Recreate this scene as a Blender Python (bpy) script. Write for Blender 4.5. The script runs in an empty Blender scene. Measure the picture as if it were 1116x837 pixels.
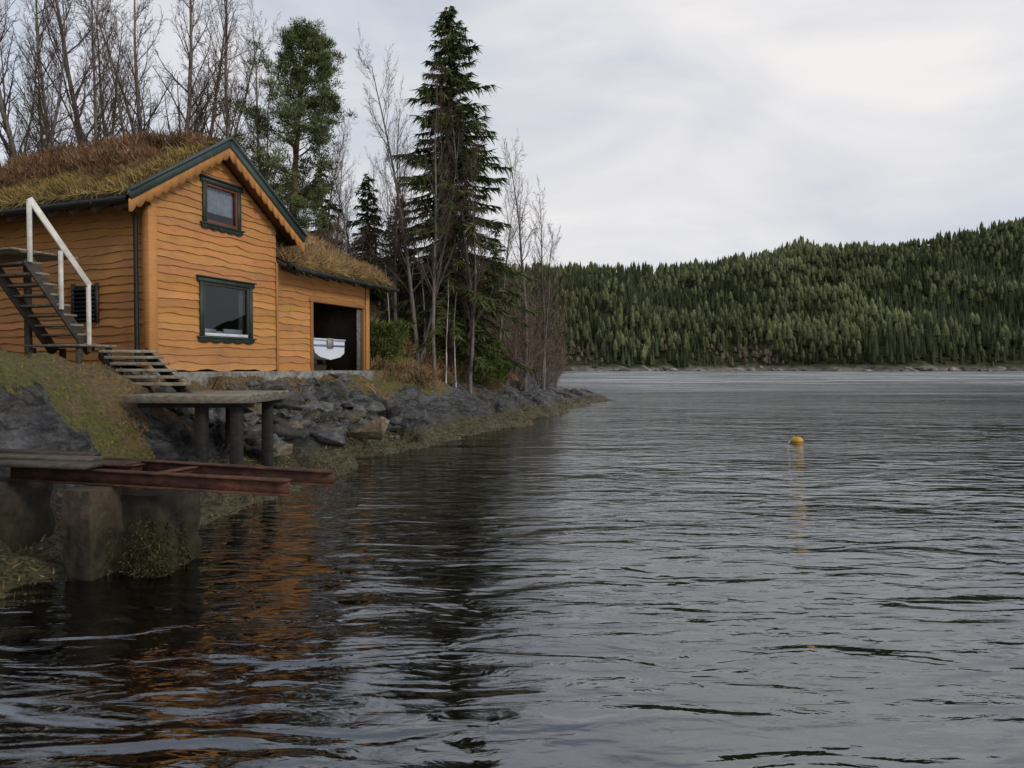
import bpy, bmesh, math, random
import numpy as np
from mathutils import Vector
rng=np.random.default_rng(7); random.seed(7)
scene=bpy.context.scene
F=768.0; HZ=400.0; CAMZ=2.0
def SX(px,dep): return (px-558.0)/F*dep
# ---------------------------------------------------------------- noise
def h2(ix,iy,s):
    v=np.sin(ix*127.1+iy*311.7+s*74.7)*43758.5453
    return v-np.floor(v)
def vn(x,y,s=0):
    ix=np.floor(x);iy=np.floor(y);fx=x-ix;fy=y-iy
    fx=fx*fx*(3-2*fx);fy=fy*fy*(3-2*fy)
    a=h2(ix,iy,s);b=h2(ix+1,iy,s);c=h2(ix,iy+1,s);d=h2(ix+1,iy+1,s)
    return a*(1-fx)*(1-fy)+b*fx*(1-fy)+c*(1-fx)*fy+d*fx*fy
def fbm(x,y,s=0,o=4):
    t=0;a=.5;n=0
    for i in range(o):
        t=t+a*vn(x,y,s+i*13);n+=a;a*=.5;x=x*2.03+5.1;y=y*2.03+1.7
    return t/n
def cells(x,y,s=0,tilt=1.0):
    ix=np.floor(x);iy=np.floor(y)
    best=np.full(np.shape(x),1e9);val=np.zeros(np.shape(x))
    for dx in(-1,0,1):
        for dy in(-1,0,1):
            cx=ix+dx;cy=iy+dy
            px=cx+h2(cx,cy,s+1);py=cy+h2(cx,cy,s+2)
            d=(px-x)**2+(py-y)**2
            v=h2(cx,cy,s+3)-.5+tilt*((h2(cx,cy,s+4)-.5)*(x-px)+(h2(cx,cy,s+5)-.5)*(y-py))
            m=d<best
            best=np.where(m,d,best);val=np.where(m,v,val)
    return val
def sstep(a,b,x):
    t=np.clip((x-a)/(b-a),0,1);return t*t*(3-2*t)
# ---------------------------------------------------------------- mesh builder
class MB:
    def __init__(s): s.v=[];s.c=[];s.lv=[];s.ls=[];s.nv=0;s.nl=0;s.mi=[]
    def add(s,v,f,col=(1,1,1),mi=0):
        v=np.asarray(v,float).reshape(-1,3);n=len(v)
        col=np.asarray(col,float)
        if col.ndim==1: col=np.tile(col[:3],(n,1))
        s.v.append(v);s.c.append(col[:,:3])
        if isinstance(f,np.ndarray):
            k=f.shape[1];m=len(f)
            s.lv.append((f+s.nv).ravel());s.ls.append(s.nl+np.arange(m)*k);s.nl+=m*k;s.mi.append(np.full(m,mi))
        else:
            for q in f:
                s.lv.append(np.array(q)+s.nv);s.ls.append(np.array([s.nl]));s.nl+=len(q);s.mi.append(np.array([mi]))
        s.nv+=n
    def box(s,c,a,b,d,col=(1,1,1),mi=0):
        c=np.array(c,float);a=np.array(a,float);b=np.array(b,float);d=np.array(d,float)
        vs=[c+i*a+j*b+k*d for i in(-1,1) for j in(-1,1) for k in(-1,1)]
        f=[(0,1,3,2),(4,6,7,5),(0,4,5,1),(2,3,7,6),(0,2,6,4),(1,5,7,3)]
        s.add(vs,np.array(f),col,mi)
    def beam(s,p,q,w,h,up=(0,0,1),col=(1,1,1),mi=0):
        p=np.array(p,float);q=np.array(q,float);d=q-p;L=np.linalg.norm(d);d/=L
        up=np.array(up,float)
        if abs(np.dot(up,d))>.98: up=np.array((0,1.,0))
        r=np.cross(d,up);r/=np.linalg.norm(r);uu=np.cross(r,d)
        s.box((p+q)/2,d*L/2,r*w/2,uu*h/2,col,mi)
    def segs(s,P0,P1,R0,R1,k,col=(1,1,1),mi=0):
        P0=np.asarray(P0,float);P1=np.asarray(P1,float);R0=np.asarray(R0,float);R1=np.asarray(R1,float)
        n=len(P0)
        if n==0:return
        d=P1-P0;d/=np.linalg.norm(d,axis=1,keepdims=True)+1e-9
        ref=np.where(np.abs(d[:,2:3])>.9,np.array([[1.,0,0]]),np.array([[0,0,1.]]))
        a=np.cross(d,ref);a/=np.linalg.norm(a,axis=1,keepdims=True)+1e-9
        b=np.cross(d,a)
        th=np.arange(k)/k*2*np.pi
        ring=a[:,None,:]*np.cos(th)[None,:,None]+b[:,None,:]*np.sin(th)[None,:,None]
        V0=P0[:,None,:]+ring*R0[:,None,None];V1=P1[:,None,:]+ring*R1[:,None,None]
        V=np.concatenate([V0,V1],1).reshape(-1,3)
        i=np.arange(k);j=(i+1)%k
        f=np.stack([i,j,j+k,i+k],1)[None]+(np.arange(n)*2*k)[:,None,None]
        c=np.asarray(col,float)
        if c.ndim==2: c=np.repeat(c,2*k,axis=0)
        s.add(V,f.reshape(-1,4),c,mi)
    def tris(s,T,col,mi=0):
        n=len(T)
        c=np.asarray(col,float)
        if c.ndim==2:c=np.repeat(c,3,axis=0)
        s.add(T.reshape(-1,3),np.arange(n*3).reshape(-1,3),c,mi)
    def quads(s,T,col,mi=0):
        n=len(T)
        c=np.asarray(col,float)
        if c.ndim==2:c=np.repeat(c,4,axis=0)
        s.add(T.reshape(-1,3),np.arange(n*4).reshape(-1,4),c,mi)
    def mesh(s,name,mats,smooth=False):
        me=bpy.data.meshes.new(name)
        V=np.concatenate(s.v);C=np.concatenate(s.c);lv=np.concatenate(s.lv);ls=np.concatenate(s.ls);mi=np.concatenate(s.mi)
        me.vertices.add(len(V));me.vertices.foreach_set('co',V.astype(np.float32).ravel())
        me.loops.add(len(lv));me.loops.foreach_set('vertex_index',lv.astype(np.int32))
        me.polygons.add(len(ls));me.polygons.foreach_set('loop_start',ls.astype(np.int32))
        if not isinstance(mats,(list,tuple)):mats=[mats]
        for m in mats:me.materials.append(m)
        me.polygons.foreach_set('material_index',mi.astype(np.int32))
        at=me.color_attributes.new('Col','FLOAT_COLOR','POINT')
        C4=np.concatenate([C,np.ones((len(C),1))],1)
        at.data.foreach_set('color',C4.astype(np.float32).ravel())
        me.update(calc_edges=True)
        if smooth: me.polygons.foreach_set('use_smooth',np.ones(len(ls),bool))
        return me
    def obj(s,name,mats,parent=None,smooth=False,bevel=0):
        o=bpy.data.objects.new(name,s.mesh(name,mats,smooth));scene.collection.objects.link(o)
        if parent:o.parent=parent
        if bevel:
            m=o.modifiers.new('b','BEVEL');m.width=bevel;m.segments=1;m.limit_method='ANGLE'
        return o
def empty(name,loc=(0,0,0)):
    e=bpy.data.objects.new(name,None);scene.collection.objects.link(e);e.location=loc;return e
# ---------------------------------------------------------------- materials
def mk(name):
    m=bpy.data.materials.new(name);m.use_nodes=True;nt=m.node_tree
    return m,nt,nt.nodes,nt.links,nt.nodes['Principled BSDF']
def mapped(nt,scale,rot=(0,0,0)):
    tc=nt.nodes.new('ShaderNodeNewGeometry');mp=nt.nodes.new('ShaderNodeMapping')
    mp.inputs['Scale'].default_value=scale;mp.inputs['Rotation'].default_value=rot
    nt.links.new(tc.outputs['Position'],mp.inputs['Vector']);return mp.outputs[0]
def noise(nt,vec,sc=1,det=4,rough=.55,dist=0):
    n=nt.nodes.new('ShaderNodeTexNoise');n.inputs['Scale'].default_value=sc;n.inputs['Detail'].default_value=det
    n.inputs['Roughness'].default_value=rough;n.inputs['Distortion'].default_value=dist
    nt.links.new(vec,n.inputs['Vector']);return n.outputs[0]
def maprange(nt,v,a,b,c,d):
    m=nt.nodes.new('ShaderNodeMapRange');m.inputs[1].default_value=a;m.inputs[2].default_value=b;m.inputs[3].default_value=c;m.inputs[4].default_value=d
    nt.links.new(v,m.inputs[0]);return m.outputs[0]
def math_(nt,op,a,b):
    m=nt.nodes.new('ShaderNodeMath');m.operation=op
    for i,q in enumerate((a,b)):
        if isinstance(q,(int,float)):m.inputs[i].default_value=q
        else:nt.links.new(q,m.inputs[i])
    return m.outputs[0]
def mixc(nt,f,a,b,bt='MIX'):
    m=nt.nodes.new('ShaderNodeMix');m.data_type='RGBA';m.blend_type=bt
    if isinstance(f,(int,float)):m.inputs[0].default_value=f
    else:nt.links.new(f,m.inputs[0])
    for i,q in((6,a),(7,b)):
        if isinstance(q,tuple):m.inputs[i].default_value=(*q[:3],1)
        else:nt.links.new(q,m.inputs[i])
    return m.outputs[2]
def grey(nt,f):
    cb=nt.nodes.new('ShaderNodeCombineColor')
    for i in range(3):nt.links.new(f,cb.inputs[i])
    return cb.outputs[0]
def bump(nt,h,st,dist,bs):
    b=nt.nodes.new('ShaderNodeBump');b.inputs['Strength'].default_value=st;b.inputs['Distance'].default_value=dist
    nt.links.new(h,b.inputs['Height']);nt.links.new(b.outputs[0],bs.inputs['Normal'])
def colmat(name,tint=(1,1,1),rough=.8,sc=(4,4,4),lo=.6,hi=1.35,bst=.4,bd=.02,spec=.3,stain=None):
    m,nt,N,Lk,bs=mk(name)
    a=N.new('ShaderNodeAttribute');a.attribute_name='Col'
    c=mixc(nt,1.0,a.outputs[0],tint,'MULTIPLY')
    n=noise(nt,mapped(nt,sc),1,6,.6)
    f=maprange(nt,n,.3,.7,lo,hi)
    c=mixc(nt,1.0,c,grey(nt,f),'MULTIPLY')
    if stain:
        n2=noise(nt,mapped(nt,(1.3,1.3,.8)),1,5,.65)
        c=mixc(nt,maprange(nt,n2,.48,.75,0,stain[3]),c,stain[:3])
    Lk.new(c,bs.inputs['Base Color']);bs.inputs['Roughness'].default_value=rough
    bs.inputs['Specular IOR Level'].default_value=spec
    if bst:bump(nt,n,bst,bd,bs)
    return m
M_ochre=colmat('ochre_wood',rough=.65,sc=(3,3,90),lo=.74,hi=1.18,bst=.3,bd=.004,stain=(.20,.095,.045,.45))
M_trim=colmat('painted_trim',rough=.55,sc=(6,6,6),lo=.75,hi=1.2,bst=.2,bd=.006)
M_wood=colmat('weathered_wood',rough=.75,sc=(9,9,22),lo=.5,hi=1.4,bst=.5,bd=.01)
M_fol=colmat('foliage',rough=.75,sc=(.9,.9,.9),lo=.75,hi=1.25,bst=0,spec=.15)
M_bark=colmat('bark',rough=.9,sc=(14,14,5),lo=.45,hi=1.4,bst=.6,bd=.02,spec=.1)
M_rock=colmat('rock',rough=.6,sc=(7,7,13),lo=.35,hi=1.7,bst=.9,bd=.05,stain=(.05,.05,.018,.75))
M_conc=colmat('concrete',rough=.85,sc=(7,7,7),lo=.35,hi=1.5,bst=.9,bd=.03,stain=(.03,.025,.015,.85))
M_rust=colmat('rusty_steel',rough=.8,sc=(7,7,14),lo=.35,hi=1.6,bst=.6,bd=.01,stain=(.015,.011,.01,.85))
M_hill=colmat('hill_ground',rough=.9,sc=(.3,.3,.6),lo=.4,hi=1.5,bst=0,spec=.05)
M_forest=colmat('forest_foliage',rough=.85,sc=(.02,.02,.02),lo=.7,hi=1.35,bst=0,spec=.05)
M_boat=colmat('boat_gelcoat',rough=.3,sc=(3,3,3),lo=.9,hi=1.05,bst=0,spec=.5)
M_sod=colmat('sod',rough=.95,sc=(8,8,8),lo=.5,hi=1.4,bst=.8,bd=.05,spec=.05)
def glassmat():
    m,nt,N,Lk,bs=mk('window_glass')
    N.remove(bs);out=N['Material Output']
    g=N.new('ShaderNodeBsdfGlossy');g.inputs['Roughness'].default_value=.01;g.inputs['Color'].default_value=(.8,.85,.9,1)
    t=N.new('ShaderNodeBsdfTransparent');t.inputs['Color'].default_value=(.6,.65,.68,1)
    fr=N.new('ShaderNodeFresnel');fr.inputs['IOR'].default_value=1.6
    mx=N.new('ShaderNodeMixShader');Lk.new(fr.outputs[0],mx.inputs[0]);Lk.new(t.outputs[0],mx.inputs[1]);Lk.new(g.outputs[0],mx.inputs[2])
    Lk.new(mx.outputs[0],out.inputs[0]);return m
M_glass=glassmat()
# ---------------------------------------------------------------- house frame
ang=math.atan(.387);U=np.array([math.sin(ang),math.cos(ang),0]);Vv=np.array([-math.cos(ang),math.sin(ang),0])
A=np.array([-7.17,14.0,0]);Zv=np.array([0,0,1.])
def HP(t,s,z): return A+np.multiply.outer(t,U) + np.multiply.outer(s,Vv)+np.multiply.outer(z,Zv)   # z is world
def h_ts(x,y):
    dx=x-A[0];dy=y-A[1];return dx*U[0]+dy*U[1],dx*Vv[0]+dy*Vv[1]
# ---------------------------------------------------------------- terrain
sy=np.array([-20,0,6.1,8.8,11.8,17,23.6,32,38,41.5,43,45,50,62,80,130])
sxx=np.array([-5.5,-4.7,-4.45,-4.1,-3.5,-2.4,.06,2.6,4.3,5.6,5.0,1.5,-5,-14,-24,-60])
def XS(y): return np.interp(y,sy,sxx)+.35*np.sin(np.asarray(y)*1.1)*sstep(18,24,np.asarray(y,float))
dg=np.arange(-25,90,.1)
st={-20:[(0,0),(1,.4),(3,1.6),(6,2.8),(12,4.5),(30,9)],
 5:[(0,0),(.9,.2),(1.6,.6),(2.6,1.5),(4,2.35),(8,3.4),(15,5),(40,12)],
 9:[(0,0),(.9,.2),(1.5,.6),(2.1,1.4),(2.6,2.0),(3.4,2.45),(4.5,2.7),(7,2.6),(10,3.2),(15,5),(40,12)],
 11:[(0,0),(1,.25),(1.8,.6),(2.4,1.3),(3.0,1.9),(3.6,2.1),(4.5,2.2),(7,2.2),(11,3),(16,5),(40,12)],
 13:[(0,0),(1,.25),(2,.6),(3,1.2),(3.8,1.7),(5,2.0),(9,2.2),(12,3.4),(18,5.4),(40,13)],
 16:[(0,0),(1,.25),(2,.6),(3,1.2),(3.5,1.75),(9.5,1.8),(13,4),(20,6.5),(45,14)],
 22:[(0,0),(1,.25),(2,.7),(3,1.3),(3.4,1.8),(4.5,1.9),(6.5,2.2),(9,3.2),(13,4.4),(20,6),(45,14)],
 25:[(0,0),(1.2,.35),(2.5,1.0),(3.5,1.6),(4.5,2.4),(6,3.5),(8,4.3),(14,5),(20,6.2),(45,14)],
 29:[(0,0),(1.4,.5),(2.7,1.2),(4,2.1),(5.5,3.1),(7,4.0),(9,4.6),(14,5),(45,12)],
 34:[(0,0),(1.5,.6),(3,1.4),(4.5,2.2),(6,3.0),(8,3.8),(12,4.4),(45,10)],
 39:[(0,0),(1.8,.65),(3.5,1.3),(5.5,2.1),(8,2.8),(14,3.6),(45,9)],
 42:[(0,0),(2,.7),(5,1.4),(9,2.0),(14,2.8),(45,8)],
 46:[(0,0),(2,.4),(6,1.4),(14,3),(45,8)],
 130:[(0,0),(4,1),(10,3),(40,16)]}
sk=np.array(sorted(st));tab=[]
for k in sk:
    a=np.array(st[k]);z=np.interp(dg,a[:,0],a[:,1]);z=np.where(dg<0,np.maximum(dg*.3,-5),z);tab.append(z)
tab=np.array(tab)
def Hbase(x,y):
    x=np.asarray(x,float);y=np.asarray(y,float)
    d=XS(y)-x
    k=np.clip(np.searchsorted(sk,y)-1,0,len(sk)-2);w=np.clip((y-sk[k])/(sk[k+1]-sk[k]),0,1);w=w*w*(3-2*w)
    di=np.clip((d-dg[0])/.1,0,len(dg)-2.001);i=np.floor(di).astype(int);f=di-i
    z0=tab[k,i]*(1-f)+tab[k,i+1]*f;z1=tab[k+1,i]*(1-f)+tab[k+1,i+1]*f
    return z0*(1-w)+z1*w,d
def vegmask(x,y,z,d):
    edge=np.interp(y,[0,6,9.3,11,12.5,14,22,25,32,40,46],[1.7,1.7,1.9,2.4,3.1,3.3,3.0,2.9,3.1,3.7,3.8])
    n=fbm(x*.7,y*.7,5)-.5
    return sstep(-.6,.7,d-edge+n*2.6)
def H(x,y):
    z,d=Hbase(x,y)
    x=np.asarray(x,float);y=np.asarray(y,float)
    wob=(fbm(x*.35,y*.35,3)-.5)*.5
    v=vegmask(x,y,z,d)
    rk=(1-v*.6)*sstep(-1.,.9,d)
    a=x*.93+y*.36;b=-x*.36+y*.93
    sl=np.interp(y,[19,23],[1,.35])
    bl=cells(a*.75+fbm(x,y,9)*.5,b*.45+fbm(x,y,19)*.5,21,1.3)*.5+cells(a*1.9,b*1.2,33,1.4)*.26*sl+cells(a*4.3,b*3.,37,1.4)*.08*sl
    z=z+wob*sstep(0,3,d)+bl*rk*np.interp(d,[-1,0,1.2,3],[.2,.35,.8,1.0])+(fbm(x*3,y*3,40)-.5)*.2*sstep(-1,.5,d)
    t,s=h_ts(x,y)
    inn=sstep(-.7,-.1,t)*(1-sstep(8,8.8,t))*sstep(-.5,-.1,s)*(1-sstep(6.6,7.5,s))
    z=z*(1-inn)+np.minimum(z,1.78)*inn
    return z
xs=np.concatenate([np.arange(-75,-16,.8),np.arange(-16,9,.1),np.arange(9,16,.6)])
ys=np.concatenate([np.arange(-14,4,.4),np.arange(4,26,.09),np.arange(26,48,.16),np.arange(48,130,1.2)])
X,Y=np.meshgrid(xs,ys);Z=H(X,Y);_,D=Hbase(X,Y)
veg=vegmask(X,Y,Z,D)*np.interp(Y,[9.5,11.5],[1.25,1])
moss=fbm(X*.5,Y*.5,60)
moss=np.where((Y<12.5),moss+.16,moss-.01)
wet=(1-sstep(.3,1.0,Z))*np.interp(Y,[18,24],[1,.2])
nx,ny=len(xs),len(ys)
idx=np.arange(nx*ny).reshape(ny,nx)
fc=np.stack([idx[:-1,:-1],idx[:-1,1:],idx[1:,1:],idx[1:,:-1]],-1).reshape(-1,4)
mb=MB();mb.add(np.stack([X,Y,Z],-1).reshape(-1,3),fc,np.stack([veg,moss,wet],-1).reshape(-1,3))
def terrainmat():
    m,nt,N,Lk,bs=mk('terrain_mat')
    a=N.new('ShaderNodeAttribute');a.attribute_name='Col'
    sp=N.new('ShaderNodeSeparateColor');Lk.new(a.outputs[0],sp.inputs[0])
    g=N.new('ShaderNodeNewGeometry');sg=N.new('ShaderNodeSeparateXYZ');Lk.new(g.outputs['Position'],sg.inputs[0])
    nr=noise(nt,mapped(nt,(1.2,1.2,4.5),(.3,.2,.4)),1.6,9,.7)
    nf=noise(nt,mapped(nt,(1,1,1)),16,6,.75)
    nm=noise(nt,mapped(nt,(1,1,1)),2.3,6,.65)
    vo=N.new('ShaderNodeTexVoronoi');vo.feature='DISTANCE_TO_EDGE';vo.inputs['Scale'].default_value=1.0
    vadd=N.new('ShaderNodeVectorMath');vadd.operation='ADD'
    nvec=N.new('ShaderNodeTexNoise');nvec.inputs['Scale'].default_value=2.0;nvec.inputs['Detail'].default_value=4
    Lk.new(g.outputs['Position'],nvec.inputs['Vector'])
    Lk.new(mapped(nt,(1.1,.75,2.6),(.35,.25,.5)),vadd.inputs[0]);Lk.new(nvec.outputs[1],vadd.inputs[1]);Lk.new(vadd.outputs[0],vo.inputs['Vector'])
    crack=maprange(nt,vo.outputs[0],0,.05,0,1)
    rock=mixc(nt,maprange(nt,nr,.38,.66,0,1),(.02,.021,.022),(.16,.162,.168))
    rock=mixc(nt,maprange(nt,nm,.50,.64,0,.75),rock,(.075,.054,.028))
    rock=mixc(nt,1.0,rock,grey(nt,maprange(nt,nf,.3,.7,.35,1.6)),'MULTIPLY')
    rock=mixc(nt,maprange(nt,nf,.62,.70,0,.5),rock,(.26,.26,.23))
    rock=mixc(nt,1.0,rock,grey(nt,maprange(nt,crack,0,1,.3,1)),'MULTIPLY')
    dark=mixc(nt,1.0,rock,(.38,.38,.36),'MULTIPLY')
    rock=mixc(nt,sp.outputs[2],rock,dark)
    br=mixc(nt,maprange(nt,nf,.35,.65,0,1),(.06,.04,.018),(.28,.18,.07))
    gr=mixc(nt,maprange(nt,nf,.35,.65,0,1),(.045,.045,.01),(.20,.18,.035))
    mo=math_(nt,'ADD',sp.outputs[1],math_(nt,'MULTIPLY',math_(nt,'SUBTRACT',nm,.5),1.1))
    vg=mixc(nt,maprange(nt,mo,.5,.62,0,1),br,gr)
    vm=math_(nt,'ADD',sp.outputs[0],math_(nt,'MULTIPLY',math_(nt,'SUBTRACT',nf,.5),1.0))
    vm=math_(nt,'ADD',vm,math_(nt,'MULTIPLY',math_(nt,'SUBTRACT',nm,.5),2.2))
    sn=N.new('ShaderNodeSeparateXYZ');Lk.new(g.outputs['Normal'],sn.inputs[0])
    vm=math_(nt,'ADD',vm,maprange(nt,sn.outputs[2],.3,.75,-.35,.12))
    c=mixc(nt,maprange(nt,vm,.42,.56,0,1),rock,vg)
    sw=mixc(nt,maprange(nt,nf,.4,.6,0,1),(.025,.022,.008),(.14,.125,.055))
    zz=math_(nt,'ADD',sg.outputs[2],math_(nt,'MULTIPLY',math_(nt,'SUBTRACT',nm,.5),-.7))
    c=mixc(nt,maprange(nt,zz,.28,.46,1,0),c,sw)
    Lk.new(c,bs.inputs['Base Color'])
    Lk.new(maprange(nt,sp.outputs[2],0,1,.65,.38),bs.inputs['Roughness'])
    hh=math_(nt,'ADD',math_(nt,'MULTIPLY',nr,1.0),math_(nt,'MULTIPLY',nf,.35))
    hh=math_(nt,'ADD',hh,math_(nt,'MULTIPLY',crack,.2))
    bump(nt,hh,1.0,.2,bs);return m
mb.obj('terrain',terrainmat(),smooth=False)
# lake bed + water
mb=MB();mb.add([(-900,-200,-4.6),(1400,-200,-4.6),(1400,1500,-4.6),(-900,1500,-4.6)],[(0,1,2,3)],(.02,.022,.015));mb.obj('lake_bed',M_sod)
def watermat():
    m,nt,N,Lk,bs=mk('water_mat');N.remove(bs);out=N['Material Output']
    g=N.new('ShaderNodeNewGeometry');sg=N.new('ShaderNodeSeparateXYZ');Lk.new(g.outputs['Position'],sg.inputs[0])
    n0=noise(nt,mapped(nt,(.25,.5,1),(0,0,.25)),1,1,.5,.3)
    n1=noise(nt,mapped(nt,(.85,2.4,1),(0,0,.10)),1,2,.45,.9)
    n2=noise(nt,mapped(nt,(2.8,8,1),(0,0,-.12)),1,3,.5,.8)
    far=maprange(nt,sg.outputs[1],20,80,1,4.5)
    patch=maprange(nt,noise(nt,mapped(nt,(.05,.16,1)),1,4,.55),.38,.62,.25,1.8)
    h=math_(nt,'MULTIPLY',n0,.09)
    h=math_(nt,'ADD',h,math_(nt,'MULTIPLY',n1,.060))
    h=math_(nt,'ADD',h,math_(nt,'MULTIPLY',math_(nt,'MULTIPLY',n2,.013),math_(nt,'MULTIPLY',far,patch)))
    b=N.new('ShaderNodeBump');b.inputs['Strength'].default_value=1;b.inputs['Distance'].default_value=1.0
    Lk.new(h,b.inputs['Height'])
    gl=N.new('ShaderNodeBsdfGlossy');gl.inputs['Color'].default_value=(.94,.97,1,1)
    streak=maprange(nt,noise(nt,mapped(nt,(.03,.22,1)),1,5,.65),.40,.60,.3,1.15)
    ro=math_(nt,'MULTIPLY',maprange(nt,sg.outputs[1],12,110,.045,.30),streak)
    Lk.new(ro,gl.inputs['Roughness'])
    tr=N.new('ShaderNodeBsdfTransparent');tr.inputs['Color'].default_value=(.40,.42,.32,1)
    fr=N.new('ShaderNodeFresnel');fr.inputs['IOR'].default_value=2.7
    mx=N.new('ShaderNodeMixShader')
    Lk.new(b.outputs[0],gl.inputs['Normal']);Lk.new(b.outputs[0],fr.inputs['Normal'])
    Lk.new(fr.outputs[0],mx.inputs[0]);Lk.new(tr.outputs[0],mx.inputs[1]);Lk.new(gl.outputs[0],mx.inputs[2]);Lk.new(mx.outputs[0],out.inputs[0])
    return m
mb=MB();mb.add([(-900,-200,0),(1400,-200,0),(1400,1500,0),(-900,1500,0)],[(0,1,2,3)]);mb.obj('water',watermat())
# ---------------------------------------------------------------- house
house=empty('wooden_boathouse')
OC=np.array([.485,.222,.070]);GREEN=(.038,.055,.042);ZC=2.0
ROOF_C=1.78
def zr(t): return 4.85+ZC-np.abs(t-ROOF_C)*.665
def boards(mb,Pf,t0,t1,zb,zt,topf,holes,h=.165,seed=0):
    k=0;z=zb
    while z<zt:
        z1=z+h
        brk=[t0,t1]+[q for hh in holes for q in hh[:2] if t0<q<t1]
        ts=np.unique(np.round(np.concatenate([np.arange(t0,t1,.055),brk]),4))
        wv=(fbm(ts*2.1+k*17.3,ts*0+seed,7,2)-.5)*.10+(fbm(ts*9+k*5,ts*0+seed,8,2)-.5)*.02
        c=OC*rng.uniform(.80,1.12)*np.array([1,rng.uniform(.94,1.06),rng.uniform(.8,1.2)])
        for i in range(len(ts)-1):
            a,b=ts[i],ts[i+1];m=(a+b)/2
            la,lb=z+wv[i],z+wv[i+1];ua=ub=z1+.06
            ua=min(ua,topf(a));ub=min(ub,topf(b));skip=False
            for (h0,h1,g0,g1) in holes:
                if h0<m<h1:
                    if z1<=g0 or z>=g1: continue
                    if z<g0: ua=min(ua,g0);ub=min(ub,g0)
                    elif z1>g1: la=max(la,g1);lb=max(lb,g1)
                    else: skip=True
            if skip or ua<=la or ub<=lb: continue
            v=[Pf(a,.044,la),Pf(b,.044,lb),Pf(b,.010,ub),Pf(a,.010,ua),Pf(a,-.005,la),Pf(b,-.005,lb)]
            mb.add(v,np.array([(0,1,2,3)]),c);mb.add(v,np.array([(4,5,1,0)]),c*.25)  # lip face darkened to paint a shadow line under each board
        z=z1;k+=1
mb=MB()
front=lambda t,o,z:HP(t,-o,z)
W=3.68
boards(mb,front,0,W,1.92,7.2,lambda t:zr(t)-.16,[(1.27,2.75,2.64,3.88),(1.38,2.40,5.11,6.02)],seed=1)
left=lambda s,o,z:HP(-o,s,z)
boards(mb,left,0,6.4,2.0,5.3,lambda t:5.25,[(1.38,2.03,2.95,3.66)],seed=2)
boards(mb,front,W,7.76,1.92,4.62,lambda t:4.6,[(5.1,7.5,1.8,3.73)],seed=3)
mb.obj('siding',M_ochre,house)
mb=MB()
def pbox(mb,t0,t1,s0,s1,z0,z1,col,mi=0):
    c=HP((t0+t1)/2,(s0+s1)/2,(z0+z1)/2);mb.box(c,U*(t1-t0)/2,Vv*(s1-s0)/2,Zv*(z1-z0)/2,col,mi)
dk=(.03,.024,.018)  # near-black inner panels, the boathouse's inside shade put into the colour
pbox(mb,0,W,6.3,6.4,1.8,5.2,OC*.9);mb.add([HP(0,6.4,5.2),HP(W,6.4,5.2),HP(ROOF_C,6.4,6.6)],[(0,1,2)],OC*.9)
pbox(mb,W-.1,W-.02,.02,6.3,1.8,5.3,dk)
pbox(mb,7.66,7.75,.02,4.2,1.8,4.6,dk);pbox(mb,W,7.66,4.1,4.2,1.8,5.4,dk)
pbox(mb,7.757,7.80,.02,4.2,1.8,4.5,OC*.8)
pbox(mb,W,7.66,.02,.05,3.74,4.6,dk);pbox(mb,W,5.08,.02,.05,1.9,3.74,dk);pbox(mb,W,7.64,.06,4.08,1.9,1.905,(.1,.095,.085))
mb.obj('walls',M_ochre,house)
mb=MB()
pbox(mb,-.055,.12,-.075,-.045,1.92,5.18,OC*1.0);pbox(mb,-.088,-.045,-.073,.1,1.95,5.18,OC*.95)
pbox(mb,W-.03,W+.04,-.07,-.045,1.92,4.55,OC*.85)
pbox(mb,7.62,7.8,-.075,-.045,1.92,4.6,OC*.95)
pbox(mb,5.0,5.1,-.07,.08,1.9,3.80,OC*.6);pbox(mb,7.5,7.58,-.07,.08,1.9,3.80,OC*.6);pbox(mb,4.96,7.6,-.078,.06,3.73,3.85,OC*.65)
mb.obj('corner_boards',M_ochre,house,bevel=.006)
mb=MB()
pbox(mb,-.05,8.0,-.12,6.4,1.45,1.9,(.20,.19,.17))
mb.obj('foundation',M_conc,house,bevel=.02)
mb=MB()
p=HP(-.13,.22,0);mb.segs([p+Zv*2.1,p+Zv*5.0],[p+Zv*5.0,p+Zv*5.25+(-U)*.5],[.045,.045],[.045,.045],10,(.015,.015,.016))
mb.obj('downpipe',M_trim,house,smooth=True)
mb=MB()
pbox(mb,-.06,-.03,1.36,2.06,2.93,3.68,(.02,.022,.022))
for k in range(8): 
    c=HP(-.085,1.71,3.0+k*.088);mb.box(c,Vv*.32,(-U*.03+Zv*-.025),(Zv*.008+U*.008),(.03,.032,.034))
for s in (1.36,2.04): pbox(mb,-.11,-.06,s-.03,s+.03,2.9,3.72,(.035,.03,.028))
mb.obj('louvre_vent',M_trim,house)
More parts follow.
